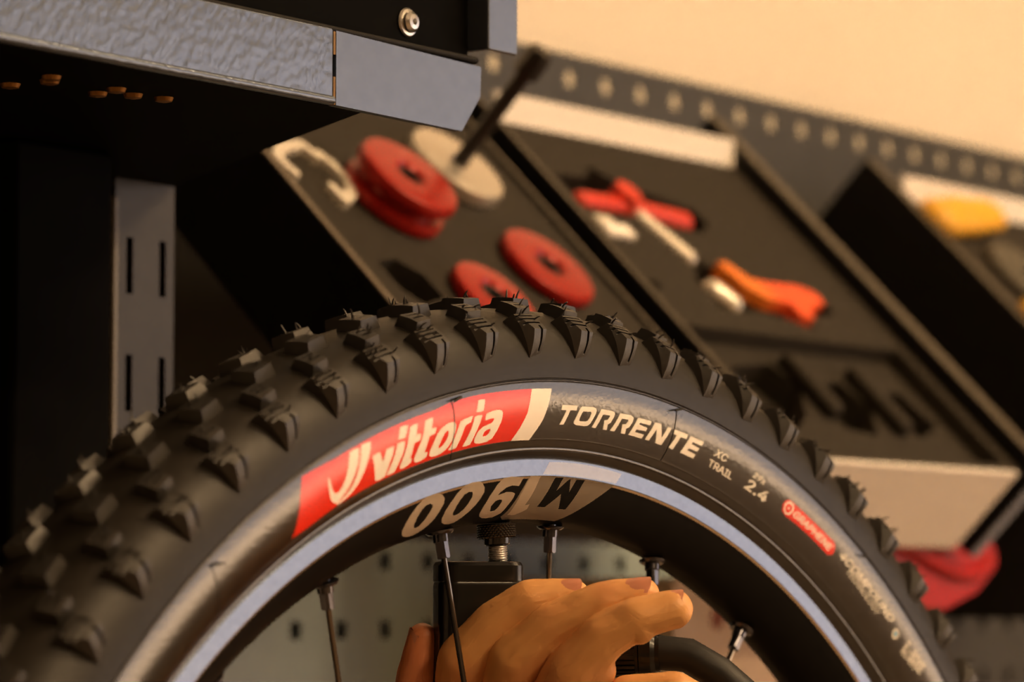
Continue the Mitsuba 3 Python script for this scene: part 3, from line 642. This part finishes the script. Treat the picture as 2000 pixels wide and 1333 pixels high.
bones = []
for nm, (pts, rad) in CH.items():
    for (p, r), (q, s) in zip(zip(pts[:-1], rad[:-1]), zip(pts[1:], rad[1:])):
        bones.append(m3.Manifold.batch_hull([ball(p, r), ball(q, s)]))
wrist, elbow = [0.9916, 0.7504, 0.4966], [1.0482, 0.8092, 0.3024]
mcp = [CH[n][0][0] for n in ('index', 'middle', 'ring', 'pinky')]
bones.append(m3.Manifold.batch_hull([ball(p, .0105) for p in mcp] + [ball(np.array(wrist) + d, .016) for d in ([-.004, .008, 0], [.006, -.006, 0])]))
bones.append(m3.Manifold.batch_hull([ball(CH['thumb'][0][0], .014), ball(mcp[0], .011), ball(wrist, .016)]))
bones.append(m3.Manifold.batch_hull([ball(np.array(wrist) + [-.006, .010, 0], .017), ball(np.array(wrist) + [.008, -.010, 0], .017), ball(np.array(elbow) + [-.01, .012, 0], .033), ball(np.array(elbow) + [.01, -.012, 0], .033)]))
# fleshy pads under the bent joints
bones.append(ball(np.array(CH['ring'][0][3]) + [.0005, -.001, -.0030], .0062))
bones.append(ball(np.array(CH['ring'][0][1]) + [.004, -.005, .001], .0085))
hand = tm(m3.Manifold.batch_boolean(bones, m3.OpType.Add).refine_to_length(.0017))
hand.merge_vertices()
trimesh.smoothing.filter_taubin(hand, lamb=.5, nu=.53, iterations=7)
nv = meshkit.fbm(np.asarray(hand.vertices) * 130, 3, 5) - .5
hand.vertices = hand.vertices + hand.vertex_normals * (nv * .0011)[:, None]
obj('hand', hand, 'skin', person, smooth=True)


def nail(tip, prev, up, w, l, back, lift):
    tip, prev, up = map(lambda v: np.asarray(v, float), (tip, prev, up))
    x = tip - prev; x /= np.linalg.norm(x)
    up = up - x * (up @ x); up /= np.linalg.norm(up)
    y = np.cross(up, x)
    n = 14
    vs, fs = [], []
    for side_ in (0, 1):
        for i in range(n + 1):
            for j in range(n + 1):
                u, v = i / n * 2 - 1, j / n * 2 - 1
                rx = (1 - .35 * v * v if u > 0 else 1 - .2 * v * v)
                px_, py = u * l / 2 * rx, v * w / 2
                h = lift - 0.55 * w * .5 * v * v - .0006 * u * u - (.0005 if side_ else 0)
                vs.append(tip - x * back + x * px_ + y * py + up * h)
    m_ = (n + 1)
    for i in range(n):
        for j in range(n):
            a_, b_, c_, d_ = i * m_ + j, (i + 1) * m_ + j, (i + 1) * m_ + j + 1, i * m_ + j + 1
            fs += [[a_, b_, c_], [a_, c_, d_]]
            o = m_ * m_
            fs += [[o + a_, o + c_, o + b_], [o + a_, o + d_, o + c_]]
    return trimesh.Trimesh(vs, fs, process=False)


UPV = np.array([-.10, -.05, 1.0])
for nm, rad_, upv in (('index', .0064, [-.62, -.46, 1]), ('middle', .0065, [-.40, -.30, 1]), ('ring', .0066, [-.26, -.19, 1])):
    p = CH[nm][0]
    obj('fingernail', nail(p[-1], p[-2], upv, .0104 if nm != 'ring' else .0095, .0130 if nm != 'ring' else .0110, .0022 if nm != 'ring' else .0010, rad_ + .0003), 'nail', person, smooth=True)
p = CH['thumb'][0]
obj('fingernail', nail(p[-1], p[-2], [-.62, .70, 0], .0100, .0130, .0030, .0057), 'nail', person, smooth=True)

# ------------------------------------------------------------------ steel rack in front
rack = thing('steel_rack', 'grey steel rack frame with a textured front beam at the top left', 'rack')


def front_slab(poly, y0, y1):
    """polygon in x, z pushed from y0 to y1"""
    m = ex(Polygon(poly), y1 - y0)
    M = np.array([[1, 0, 0, 0], [0, 0, 1, y0], [0, 1, 0, 0], [0, 0, 0, 1.]])
    q = xf(m, M)
    if q.volume < 0:
        q.invert()
    return q


def bevel_slab(x0, x1, z0, z1, y0, y1, r):
    return rbox(x0, x1, y0, y1, z0, z1, r)


lip = front_slab([(.10, .8222), (.9138, .8216), (.9138, .8258), (.10, .8262)], .7488, .760)
obj('front_beam', cat(bevel_slab(.10, .9139, .8217, .8500, .7500, .7535, .0014), rbox(.10, .9139, .7486, .7530, .8216, .8248, .0012)), 'steel_paint', rack, label='front beam in hammered grey paint, tinted blue for the window reflection')
obj('end_section', xf(front_slab([(.9149, .8217), (.9895, .8209), (1.0010, .8352), (1.0016, .8468), (.9149, .8487)], .7500, .7535), np.eye(4)), 'steel_plain', rack, smooth=25, label='smooth grey end of the beam with a cut corner')
obj('joint', rbox(.9137, .9151, .7503, .7530, .8400, .8484, 0), 'rust_gap', rack, label='rusty open joint')
obj('joint', rbox(.9137, .9151, .7503, .7530, .8219, .8320, 0), 'rust_gap', rack)
obj('top_edge', rbox(.10, 1.0012, .7502, .757, .8478, .8506, .0012), 'tray_black', rack)
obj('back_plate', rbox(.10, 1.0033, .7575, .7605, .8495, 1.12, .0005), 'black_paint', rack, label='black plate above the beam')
BM = np.array([[1, 0, 0, .9652], [0, 0, -1, .7575], [0, 1, 0, .8595], [0, 0, 0, 1.]])
bolt = obj('bolt', xf(lathe([(0, 0), (.0052, 0), (.0055, .0006), (.0050, .0012), (.0040, .0014), (.0040, .0026), (.0028, .0038), (0, .0042)], 40) - m3.Manifold.cylinder(.004, .0014, .0014, 6).translate([0, 0, .0022]), BM), 'zinc', rack, label='zinc bolt with a washer')
up_ = rbox(1.0036, 1.0225, .7480, .7505, .8538, 1.6, .0008) + rbox(1.0036, 1.0062, .7480, .775, .8538, 1.6, .0008)
obj('upright', up_, 'steel_plain', rack, label='grey angle upright at the rack corner')
shelf = ex(Polygon([(.10, .7536), (.9345, .7536), (.9957, .857), (1.058, .957), (1.058, 1.10), (.10, 1.10)]), .018)
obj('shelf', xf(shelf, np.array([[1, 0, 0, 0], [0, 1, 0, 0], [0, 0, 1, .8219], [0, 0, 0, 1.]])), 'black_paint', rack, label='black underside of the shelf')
speck = lathe([(0, 0), (.0036, 0), (.0030, .0014), (0, .0020)], 20)
for sx, sy in ((.8077, .7868), (.8536, .7917), (.8115, .8099), (.8406, .7875), (.8134, .7930), (.8434, .7990), (.866, .7885)):  # added domes coloured as specks of warm light on the underside
    obj('light_speck', xf(speck, np.array([[1, 0, 0, sx], [0, -1, 0, sy], [0, 0, -1, .8219], [0, 0, 0, 1.]])), 'speck_orange', rack)
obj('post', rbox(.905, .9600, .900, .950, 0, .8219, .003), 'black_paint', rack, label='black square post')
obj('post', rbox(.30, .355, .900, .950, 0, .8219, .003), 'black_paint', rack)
slots = []
br = sbox(1.0195, 0.0, 1.0556, .8219)
for z in np.arange(.7856, 0.05, -.0496):
    for sx in (1.0285, 1.0490):
        slots.append(sbox(sx - .0021, z - .012, sx + .0021, z + .012))
strip = ex(br.difference(unary_union(slots)), .002)
strip = xf(strip, np.array([[1, 0, 0, 0], [0, 0, 1, .955], [0, 1, 0, 0], [0, 0, 0, 1.]]))
if strip.volume < 0:
    strip.invert()
su = obj('slotted_upright', strip, 'bracket_paint', rack, label='grey slotted steel upright')
obj('flange', rbox(1.0172, 1.0204, .9535, .985, 0, .8140, .0010), 'bracket_edge', su, label='bright edge of the upright')
obj('flange', rbox(1.0550, 1.0566, .955, .985, 0, .8219, .0005), 'bracket_paint', su)

# ------------------------------------------------------------------ wall panels
ZB = -.606
holes = [Point(1.6094 + .03797 * i, 1.5622 + ZB).buffer(.0052, quad_segs=5) for i in range(-9, 34)]
rail = sbox(1.20, 1.537 + ZB, 2.95, 1.577 + ZB).difference(unary_union(holes))
perf = thing('perforated_rail', 'dark grey perforated metal rail along the cream wall above the tool trays', 'rail')
FW_M = lambda y: np.array([[1, 0, 0, 0], [0, 0, 1, y], [0, 1, 0, 0], [0, 0, 0, 1.]])


def wall_sheet(poly, y, th=.0018):
    q = xf(ex(poly, th), FW_M(y))
    if q.volume < 0:
        q.invert()
    return q


obj('strip', wall_sheet(rail, 1.1385), 'rail_paint', perf, smooth=25)
obj('plate', rbox(1.10, 2.95, 1.1385, 1.1405, 1.285 + ZB, 1.5372 + ZB, 0), 'rail_paint', perf)
for bx in (1.11, 2.90):
    obj('standoff', rbox(bx, bx + .03, 1.1405, 1.2, 1.29 + ZB, 1.57 + ZB, .001), 'rail_paint', perf)
HOLE = sbox(-.0045, -.0048, .0045, .0048)
for x0, x1, m_, lab in ((1.12, 1.772, 'panel_grey', 'light grey perforated metal panel on the wall behind the spokes'), (1.7735, 2.95, 'rail_paint', 'perforated metal panel at the lower right edge of the picture, painted dark for the shade under the trays')):  # right-hand sheet is painted dark for the shade under the trays
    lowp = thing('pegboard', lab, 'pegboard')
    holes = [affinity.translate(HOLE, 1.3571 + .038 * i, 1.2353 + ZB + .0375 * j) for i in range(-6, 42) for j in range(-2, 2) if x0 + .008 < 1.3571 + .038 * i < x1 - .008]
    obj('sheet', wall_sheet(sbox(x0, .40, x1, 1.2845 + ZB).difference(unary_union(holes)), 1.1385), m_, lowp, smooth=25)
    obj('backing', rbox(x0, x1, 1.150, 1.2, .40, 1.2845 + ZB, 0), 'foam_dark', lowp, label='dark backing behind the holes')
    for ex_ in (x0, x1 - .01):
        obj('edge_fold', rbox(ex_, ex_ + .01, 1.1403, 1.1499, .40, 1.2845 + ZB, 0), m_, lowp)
shade_thing = thing('shade_block', 'added black block painted as the deep shade behind the slotted upright', 'cabinet')  # black block added where there is only deep shade
obj('body', rbox(.45, 1.095, 1.115, 1.198, 0, 1.42, .002), 'black_paint', shade_thing)
obj('top_rim', rbox(.44, 1.10, 1.112, 1.199, 1.42, 1.435, .002), 'black_paint', shade_thing)

# ------------------------------------------------------------------ inclined tool trays
TA = math.radians(44.7)
TMX = np.eye(4)                                    # tray frame: x along the wall, y up the slope, z out of the tray
TMX[:3, 0], TMX[:3, 1], TMX[:3, 2] = [1, 0, 0], [0, math.cos(TA), math.sin(TA)], [0, -math.sin(TA), math.cos(TA)]
TMX[:3, 3] = [0, 1.08, 1.531 + ZB]
ON_TRAY = T(TMX.tolist())


def tray_cyl(s, d, prof, n=48):
    return lathe(prof, n).translate([s, -d, 0])


def slot_poly(pts, r=.003):
    return Polygon([(s, -d) for s, d in pts]).buffer(-r).buffer(2 * r).buffer(-r)


def make_tray(label, s0, s1, lw, rw, rise, cutouts, compart, group='inclined tool trays'):
    t = thing('tool_tray', label, 'tool tray', group)
    inner = sbox(s0 + lw, -.297, s1 - rw, -.0305)
    fm = ex(inner, .030).translate([0, 0, -.030])
    for poly, depth in cutouts:
        fm = fm - ex(poly, depth + .01).translate([0, 0, -depth])
    obj('foam', fm, 'foam', t, smooth=25, to_world=ON_TRAY, label='dark foam insert with cutouts')
    obj('floor_plate', rbox(s0 + lw, s1 - rw, -.297, -.0300, -.0315, -.0302, 0), 'foam_dark', t, to_world=ON_TRAY)
    obj('side_wall', rbox(s0, s0 + lw, -.3035, .004, -.057, rise[0], .0008), 'tray_black', t, to_world=ON_TRAY)
    obj('side_wall', rbox(s1 - rw, s1, -.3035, .004, -.057, rise[1], .0008), 'tray_black', t, to_world=ON_TRAY)
    obj('front_panel', rbox(s0 + lw, s1 - rw - (.010 if rw > .011 else .0005), -.3000, -.297, -.056, .0015, .0006), 'white_panel' if s0 > 1.3 else 'tray_black', t, to_world=ON_TRAY, label='white front panel' if s0 > 1.3 else 'black front panel')
    obj('end_panel', rbox(s0 + lw + .0005, s1 - rw - .0005, 1.0572, 1.0600, .8900, .9190, .0008), 'white_panel', t, label='white end panel along the top')
    obj('lip', rbox(s0 + .0003, s0 + lw - .0003, -.3030, .0035, rise[0] - .0002, rise[0] + .0008, .0003), 'lit_lip_tan' if s0 < 1.3 else 'lit_lip_grey', t, to_world=ON_TRAY)  # strips painted lighter for the lit tops of the side walls
    obj('lip', rbox(s1 - rw + .0003, s1 - .0003, -.3030, .0035, rise[1] - .0002, rise[1] + .0008, .0003), 'lit_lip_grey', t, to_world=ON_TRAY)
    obj('arm', rbox(s0 + .03, s0 + .05, 1.055, 1.1385, 1.455 + ZB, 1.470 + ZB, .001), 'tray_black', t)
    obj('arm', rbox(s1 - .05, s1 - .03, 1.055, 1.1385, 1.455 + ZB, 1.470 + ZB, .001), 'tray_black', t)
    return t


c1 = [(slot_poly([(1.195, .176), (1.212, .172), (1.225, .182), (1.226, .198), (1.205, .205), (1.196, .196)]), .014),
      (Point(1.380, -.24).buffer(.012), .012)]
tray1 = make_tray('foam tool tray below the rack corner, with the red and silver discs', 1.168, 1.392, .0045, .004, (.004, .002), c1, None)
c2 = [(slot_poly([(1.437, .074), (1.470, .072), (1.482, .060), (1.500, .072), (1.560, .086), (1.562, .098), (1.545, .108), (1.512, .106), (1.500, .100), (1.470, .104), (1.436, .100)]), .013),
      (slot_poly([(1.486, .103), (1.502, .103), (1.512, .134), (1.516, .150), (1.500, .150), (1.496, .134)]), .012),
      (Point(1.439, -.1635).buffer(.004), .012),
      (slot_poly([(1.490, .150), (1.520, .138), (1.545, .140), (1.560, .146), (1.612, .150), (1.616, .168), (1.580, .176), (1.572, .186), (1.555, .180), (1.530, .176), (1.486, .178)]), .013),
      (sbox(1.427, -.291, 1.652, -.196), .010),
      (slot_poly([(1.452, .216), (1.512, .208), (1.520, .228), (1.500, .250), (1.478, .262), (1.450, .250)]), .026),
      (slot_poly([(1.534, .222), (1.572, .218), (1.580, .240), (1.560, .262), (1.528, .258)]), .026),
      (slot_poly([(1.596, .226), (1.632, .222), (1.640, .250), (1.606, .262)]), .026)]
tray2 = make_tray('foam tool tray with a red T-handle tool and white edges, middle of the three', 1.420, 1.676, .0045, .012, (.002, .010), c2, None)
obj('end_cap', rbox(1.6665, 1.6755, -.3050, -.3036, -.0575, .0060, .0005), 'end_lit_blue', tray2, to_world=ON_TRAY, label='end of the side wall with its bluish light painted on')  # painted strip for the bluish light on this end
for s_, d0, d1 in ((1.4365, .208, .240), (1.5240, .206, .252), (1.5860, .212, .262)):
    obj('foam_ridge', rbox(s_ - .006, s_ + .006, -d1, -d0, -.0101, -.0010, .003), 'foam', tray2, to_world=ON_TRAY)
tray3 = make_tray('black tool tray cut by the right edge of the picture, with a yellow part', 1.8565, 2.10, .010, .010, (.004, .004), [], None)
obj('skirt', rbox(1.8565, 1.8600, .905, 1.1385, 1.24 + ZB, 1.345 + ZB, .0005), 'tray_black', tray3)

# things on the trays
def on_tray(name, label, category, mesh, material, group=None, smooth=35):
    k = fresh(name)
    scene[k] = {**mikit.ply(tm(mesh), material, smooth=smooth), 'to_world': ON_TRAY}
    labels[k] = {'label': label, 'category': category}
    if group:
        labels[k]['group'] = group
    return k


def tray_part(parent, name, mesh, material, label=None, smooth=35):
    return obj(name, mesh, material, parent, smooth=smooth, to_world=ON_TRAY, label=label)


def disc_prof(r, h, bore, e=.0018):
    return [(bore, 0), (r - e, 0), (r, e), (r, h - e), (r - e * .3, h - e * .3), (r - e, h), (bore + e, h), (bore, h - e)]


t = thing('red_disc', 'large red grooved disc beside the silver disc, under the rack beam', 'disc')
C1 = (1.2480, .1270)
tray_part(t, 'flange', tray_cyl(*C1, disc_prof(.0275, .007, .007)), 'red_metal')
tray_part(t, 'flange', tray_cyl(*C1, [(p[0], p[1] + .0115) for p in disc_prof(.0275, .008, .007, .0025)]), 'red_metal')
tray_part(t, 'hub', tray_cyl(*C1, [(.007, .007), (.022, .007), (.022, .0115), (.007, .0115)]), 'red_metal')
tray_part(t, 'bore', tray_cyl(*C1, [(.0045, .004), (.0069, .004), (.0069, .0180), (.0045, .0180)]), 'foam_dark', 'dark bore')
t = thing('silver_disc', 'silver disc behind the large red disc, with a dark spindle standing on it', 'disc')
tray_part(t, 'plate', tray_cyl(1.327, .0935, disc_prof(.0275, .009, .004)), 'silver')
t = thing('red_disc', 'flat red disc with a dark hole, wholly in view above the top of the tyre', 'disc')
tray_part(t, 'plate', tray_cyl(1.333, .1685, disc_prof(.0272, .0075, .008, .0025)), 'red_metal')
tray_part(t, 'bore', tray_cyl(1.333, .1685, [(.004, .001), (.0079, .001), (.0079, .0060), (.004, .0060)]), 'foam_dark', 'dark bore')
t = thing('red_disc', 'smallest red disc, its lower half hidden behind the top of the tyre', 'disc')
tray_part(t, 'plate', tray_cyl(1.259, .199, disc_prof(.0235, .0075, .008, .0025)), 'red_metal')
tray_part(t, 'bore', tray_cyl(1.259, .199, [(.004, .001), (.0079, .001), (.0079, .0060), (.004, .0060)]), 'foam_dark', 'dark bore')
t = thing('spindle', 'dark steel spindle standing up from the silver disc across the white strip', 'spindle')
tray_part(t, 'rod', tray_cyl(1.327, .0935, [(0, .009), (.0042, .009), (.0042, .070), (0, .070)]), 'dark_steel')
tray_part(t, 'head', tray_cyl(1.327, .0935, [(0, .066), (.0066, .066), (.0072, .068), (.0072, .079), (.0060, .082), (0, .082)], 6), 'dark_steel')


def glyph_bar(pts, w):
    from shapely.geometry import LineString
    return LineString([(s, -d) for s, d in pts]).buffer(w, quad_segs=4)


g1 = glyph_bar([(1.2122, 0.101), (1.2076, 0.0935), (1.1895, 0.0985), (1.1786, 0.1067), (1.1799, 0.1139), (1.1815, 0.1185)], .0030)
g2 = glyph_bar([(1.2157, 0.0997), (1.2201, 0.1066), (1.2214, 0.1185), (1.2137, 0.1294), (1.2045, 0.1345), (1.2035, 0.1255)], .0030)
t = thing('chain_link', 'pale grey looped metal piece near the upper left corner of the left tray', 'metal piece')
tray_part(t, 'loop', ex(g1, .004), 'letter_white')
tray_part(t, 'loop', ex(g2, .004), 'letter_white')

t = thing('t_handle_wrench', 'red T-handle wrench with a silver shank lying in the middle tray', 'wrench')
hb = m3.Manifold.batch_hull([m3.Manifold.sphere(.0058, 20).translate([1.441, -.0955, -.001]), m3.Manifold.sphere(.0052, 20).translate([1.478, -.094, -.001])]) + \
    m3.Manifold.batch_hull([m3.Manifold.sphere(.0052, 20).translate([1.488, -.094, -.001]), m3.Manifold.sphere(.0062, 20).translate([1.534, -.1000, -.001])])
tray_part(t, 'handle', hb, 'vermilion_plastic')
tray_part(t, 'hub', m3.Manifold.cylinder(.018, .0098, .0085, 32).translate([1.4835, -.0905, -.010]), 'vermilion_plastic')
tray_part(t, 'shank', m3.Manifold.batch_hull([m3.Manifold.sphere(.0052, 20).translate([1.4905, -.101, -.002]), m3.Manifold.sphere(.0052, 20).translate([1.5045, -.133, -.002])]), 'silver')
t = thing('label_tag', 'small white tag left of the silver shank in the middle tray', 'tag')
tray_part(t, 'plate', rbox(1.431, 1.457, -.1275, -.1175, 0, .004, .001), 'print_white')
tray_part(t, 'clip', rbox(1.434, 1.450, -.1175, -.110, 0, .0025, .0008), 'letter_white')
t = thing('pliers', 'orange-red handled tool with a silver nose lying in the middle tray', 'pliers')
hp = slot_poly([(1.520, .140), (1.530, .139), (1.541, .152), (1.560, .153), (1.590, .152), (1.604, .157), (1.603, .166), (1.590, .169), (1.580, .172), (1.573, .182), (1.562, .180), (1.562, .170), (1.540, .168), (1.528, .160)], .002)
tray_part(t, 'handle', ex(hp, .008).translate([0, 0, -.004]), 'orange_plastic')
tray_part(t, 'nose', m3.Manifold.batch_hull([m3.Manifold.sphere(.0068, 20).translate([1.496, -.162, -.001]), m3.Manifold.sphere(.0062, 20).translate([1.504, -.172, -.001])]), 'silver')

t = thing('yellow_grip', 'thick yellow plastic grip lying against the white end panel of the right-hand tray', 'grip')
tray_part(t, 'body', m3.Manifold.batch_hull([m3.Manifold.sphere(.016, 24).scale([1, 1, .6]).translate([1.880, -.054, .006]), m3.Manifold.sphere(.014, 24).scale([1, 1, .6]).translate([1.948, -.046, .010])]), 'yellow_plastic')
tray_part(t, 'collar', m3.Manifold.batch_hull([m3.Manifold.sphere(.0165, 24).scale([1, 1, .6]).translate([1.905, -.051, .008]), m3.Manifold.sphere(.0165, 24).scale([1, 1, .6]).translate([1.913, -.050, .008])]), 'yellow_plastic')
t = thing('round_brush', 'dark round part in front of the yellow grip on the right-hand tray', 'round part')
tray_part(t, 'disc', tray_cyl(1.934, .106, disc_prof(.036, .007, .006, .003)), 'dark_plastic')
tray_part(t, 'cap', tray_cyl(1.934, .106, [(0, .003), (.0059, .003), (.0059, .010), (.004, .012), (0, .012)]), 'tray_black')
t = thing('handle', 'yellow tool handle with a red end at the right edge of the picture', 'handle')
tray_part(t, 'grip', m3.Manifold.batch_hull([m3.Manifold.sphere(.008, 20).translate([1.883, -.142, .004]), m3.Manifold.sphere(.009, 20).translate([1.950, -.150, .004])]), 'yellow_plastic')
tray_part(t, 'end_cap', m3.Manifold.batch_hull([m3.Manifold.sphere(.008, 20).translate([1.8755, -.163, .004]), m3.Manifold.sphere(.009, 20).translate([1.935, -.172, .004])]), 'red_plastic')

# red clamp under the middle tray, carton below it
t = thing('clamp', 'red plastic clamp hanging under the white front of the middle tray', 'clamp')
cp = Polygon([(1.596, .706), (1.598, .664), (1.640, .642), (1.662, .640), (1.700, .650), (1.7222, .663), (1.7245, .674), (1.716, .680), (1.690, .681), (1.690, .706)]).buffer(-.003).buffer(.006).buffer(-.003)
q = stack(cp, [0, .003, .030, .033], [.003, 0, 0, .003]) if False else ex(cp, .030)
q = xf(q, FW_M(.918))
if q.volume < 0:
    q.invert()
obj('jaw', q, 'red_plastic', t, smooth=35)
obj('ridge', tube(spline([[1.604, .917, .676], [1.640, .916, .668], [1.680, .916, .660], [1.716, .917, .668]], 16), .004, 12), 'red_plastic', t)
t = thing('carton', 'tall beige cardboard carton standing below the middle tray, seen through the wheel', 'carton')
obj('body', rbox(1.5095, 1.770, 1.000, 1.130, 0, .655, .002), 'cardboard', t)
obj('flap', rbox(1.5085, 1.771, .9985, 1.064, .655, .6575, .0008), 'cardboard', t)
obj('flap', rbox(1.5085, 1.771, 1.066, 1.1315, .655, .6575, .0008), 'cardboard', t)
obj('ink_spot', m3.Manifold.cylinder(.0006, .006, .006, 24).rotate([90, 0, 0]).translate([1.5528, 1.0002, .635]), 'spot_ink', t, label='dark red spot')
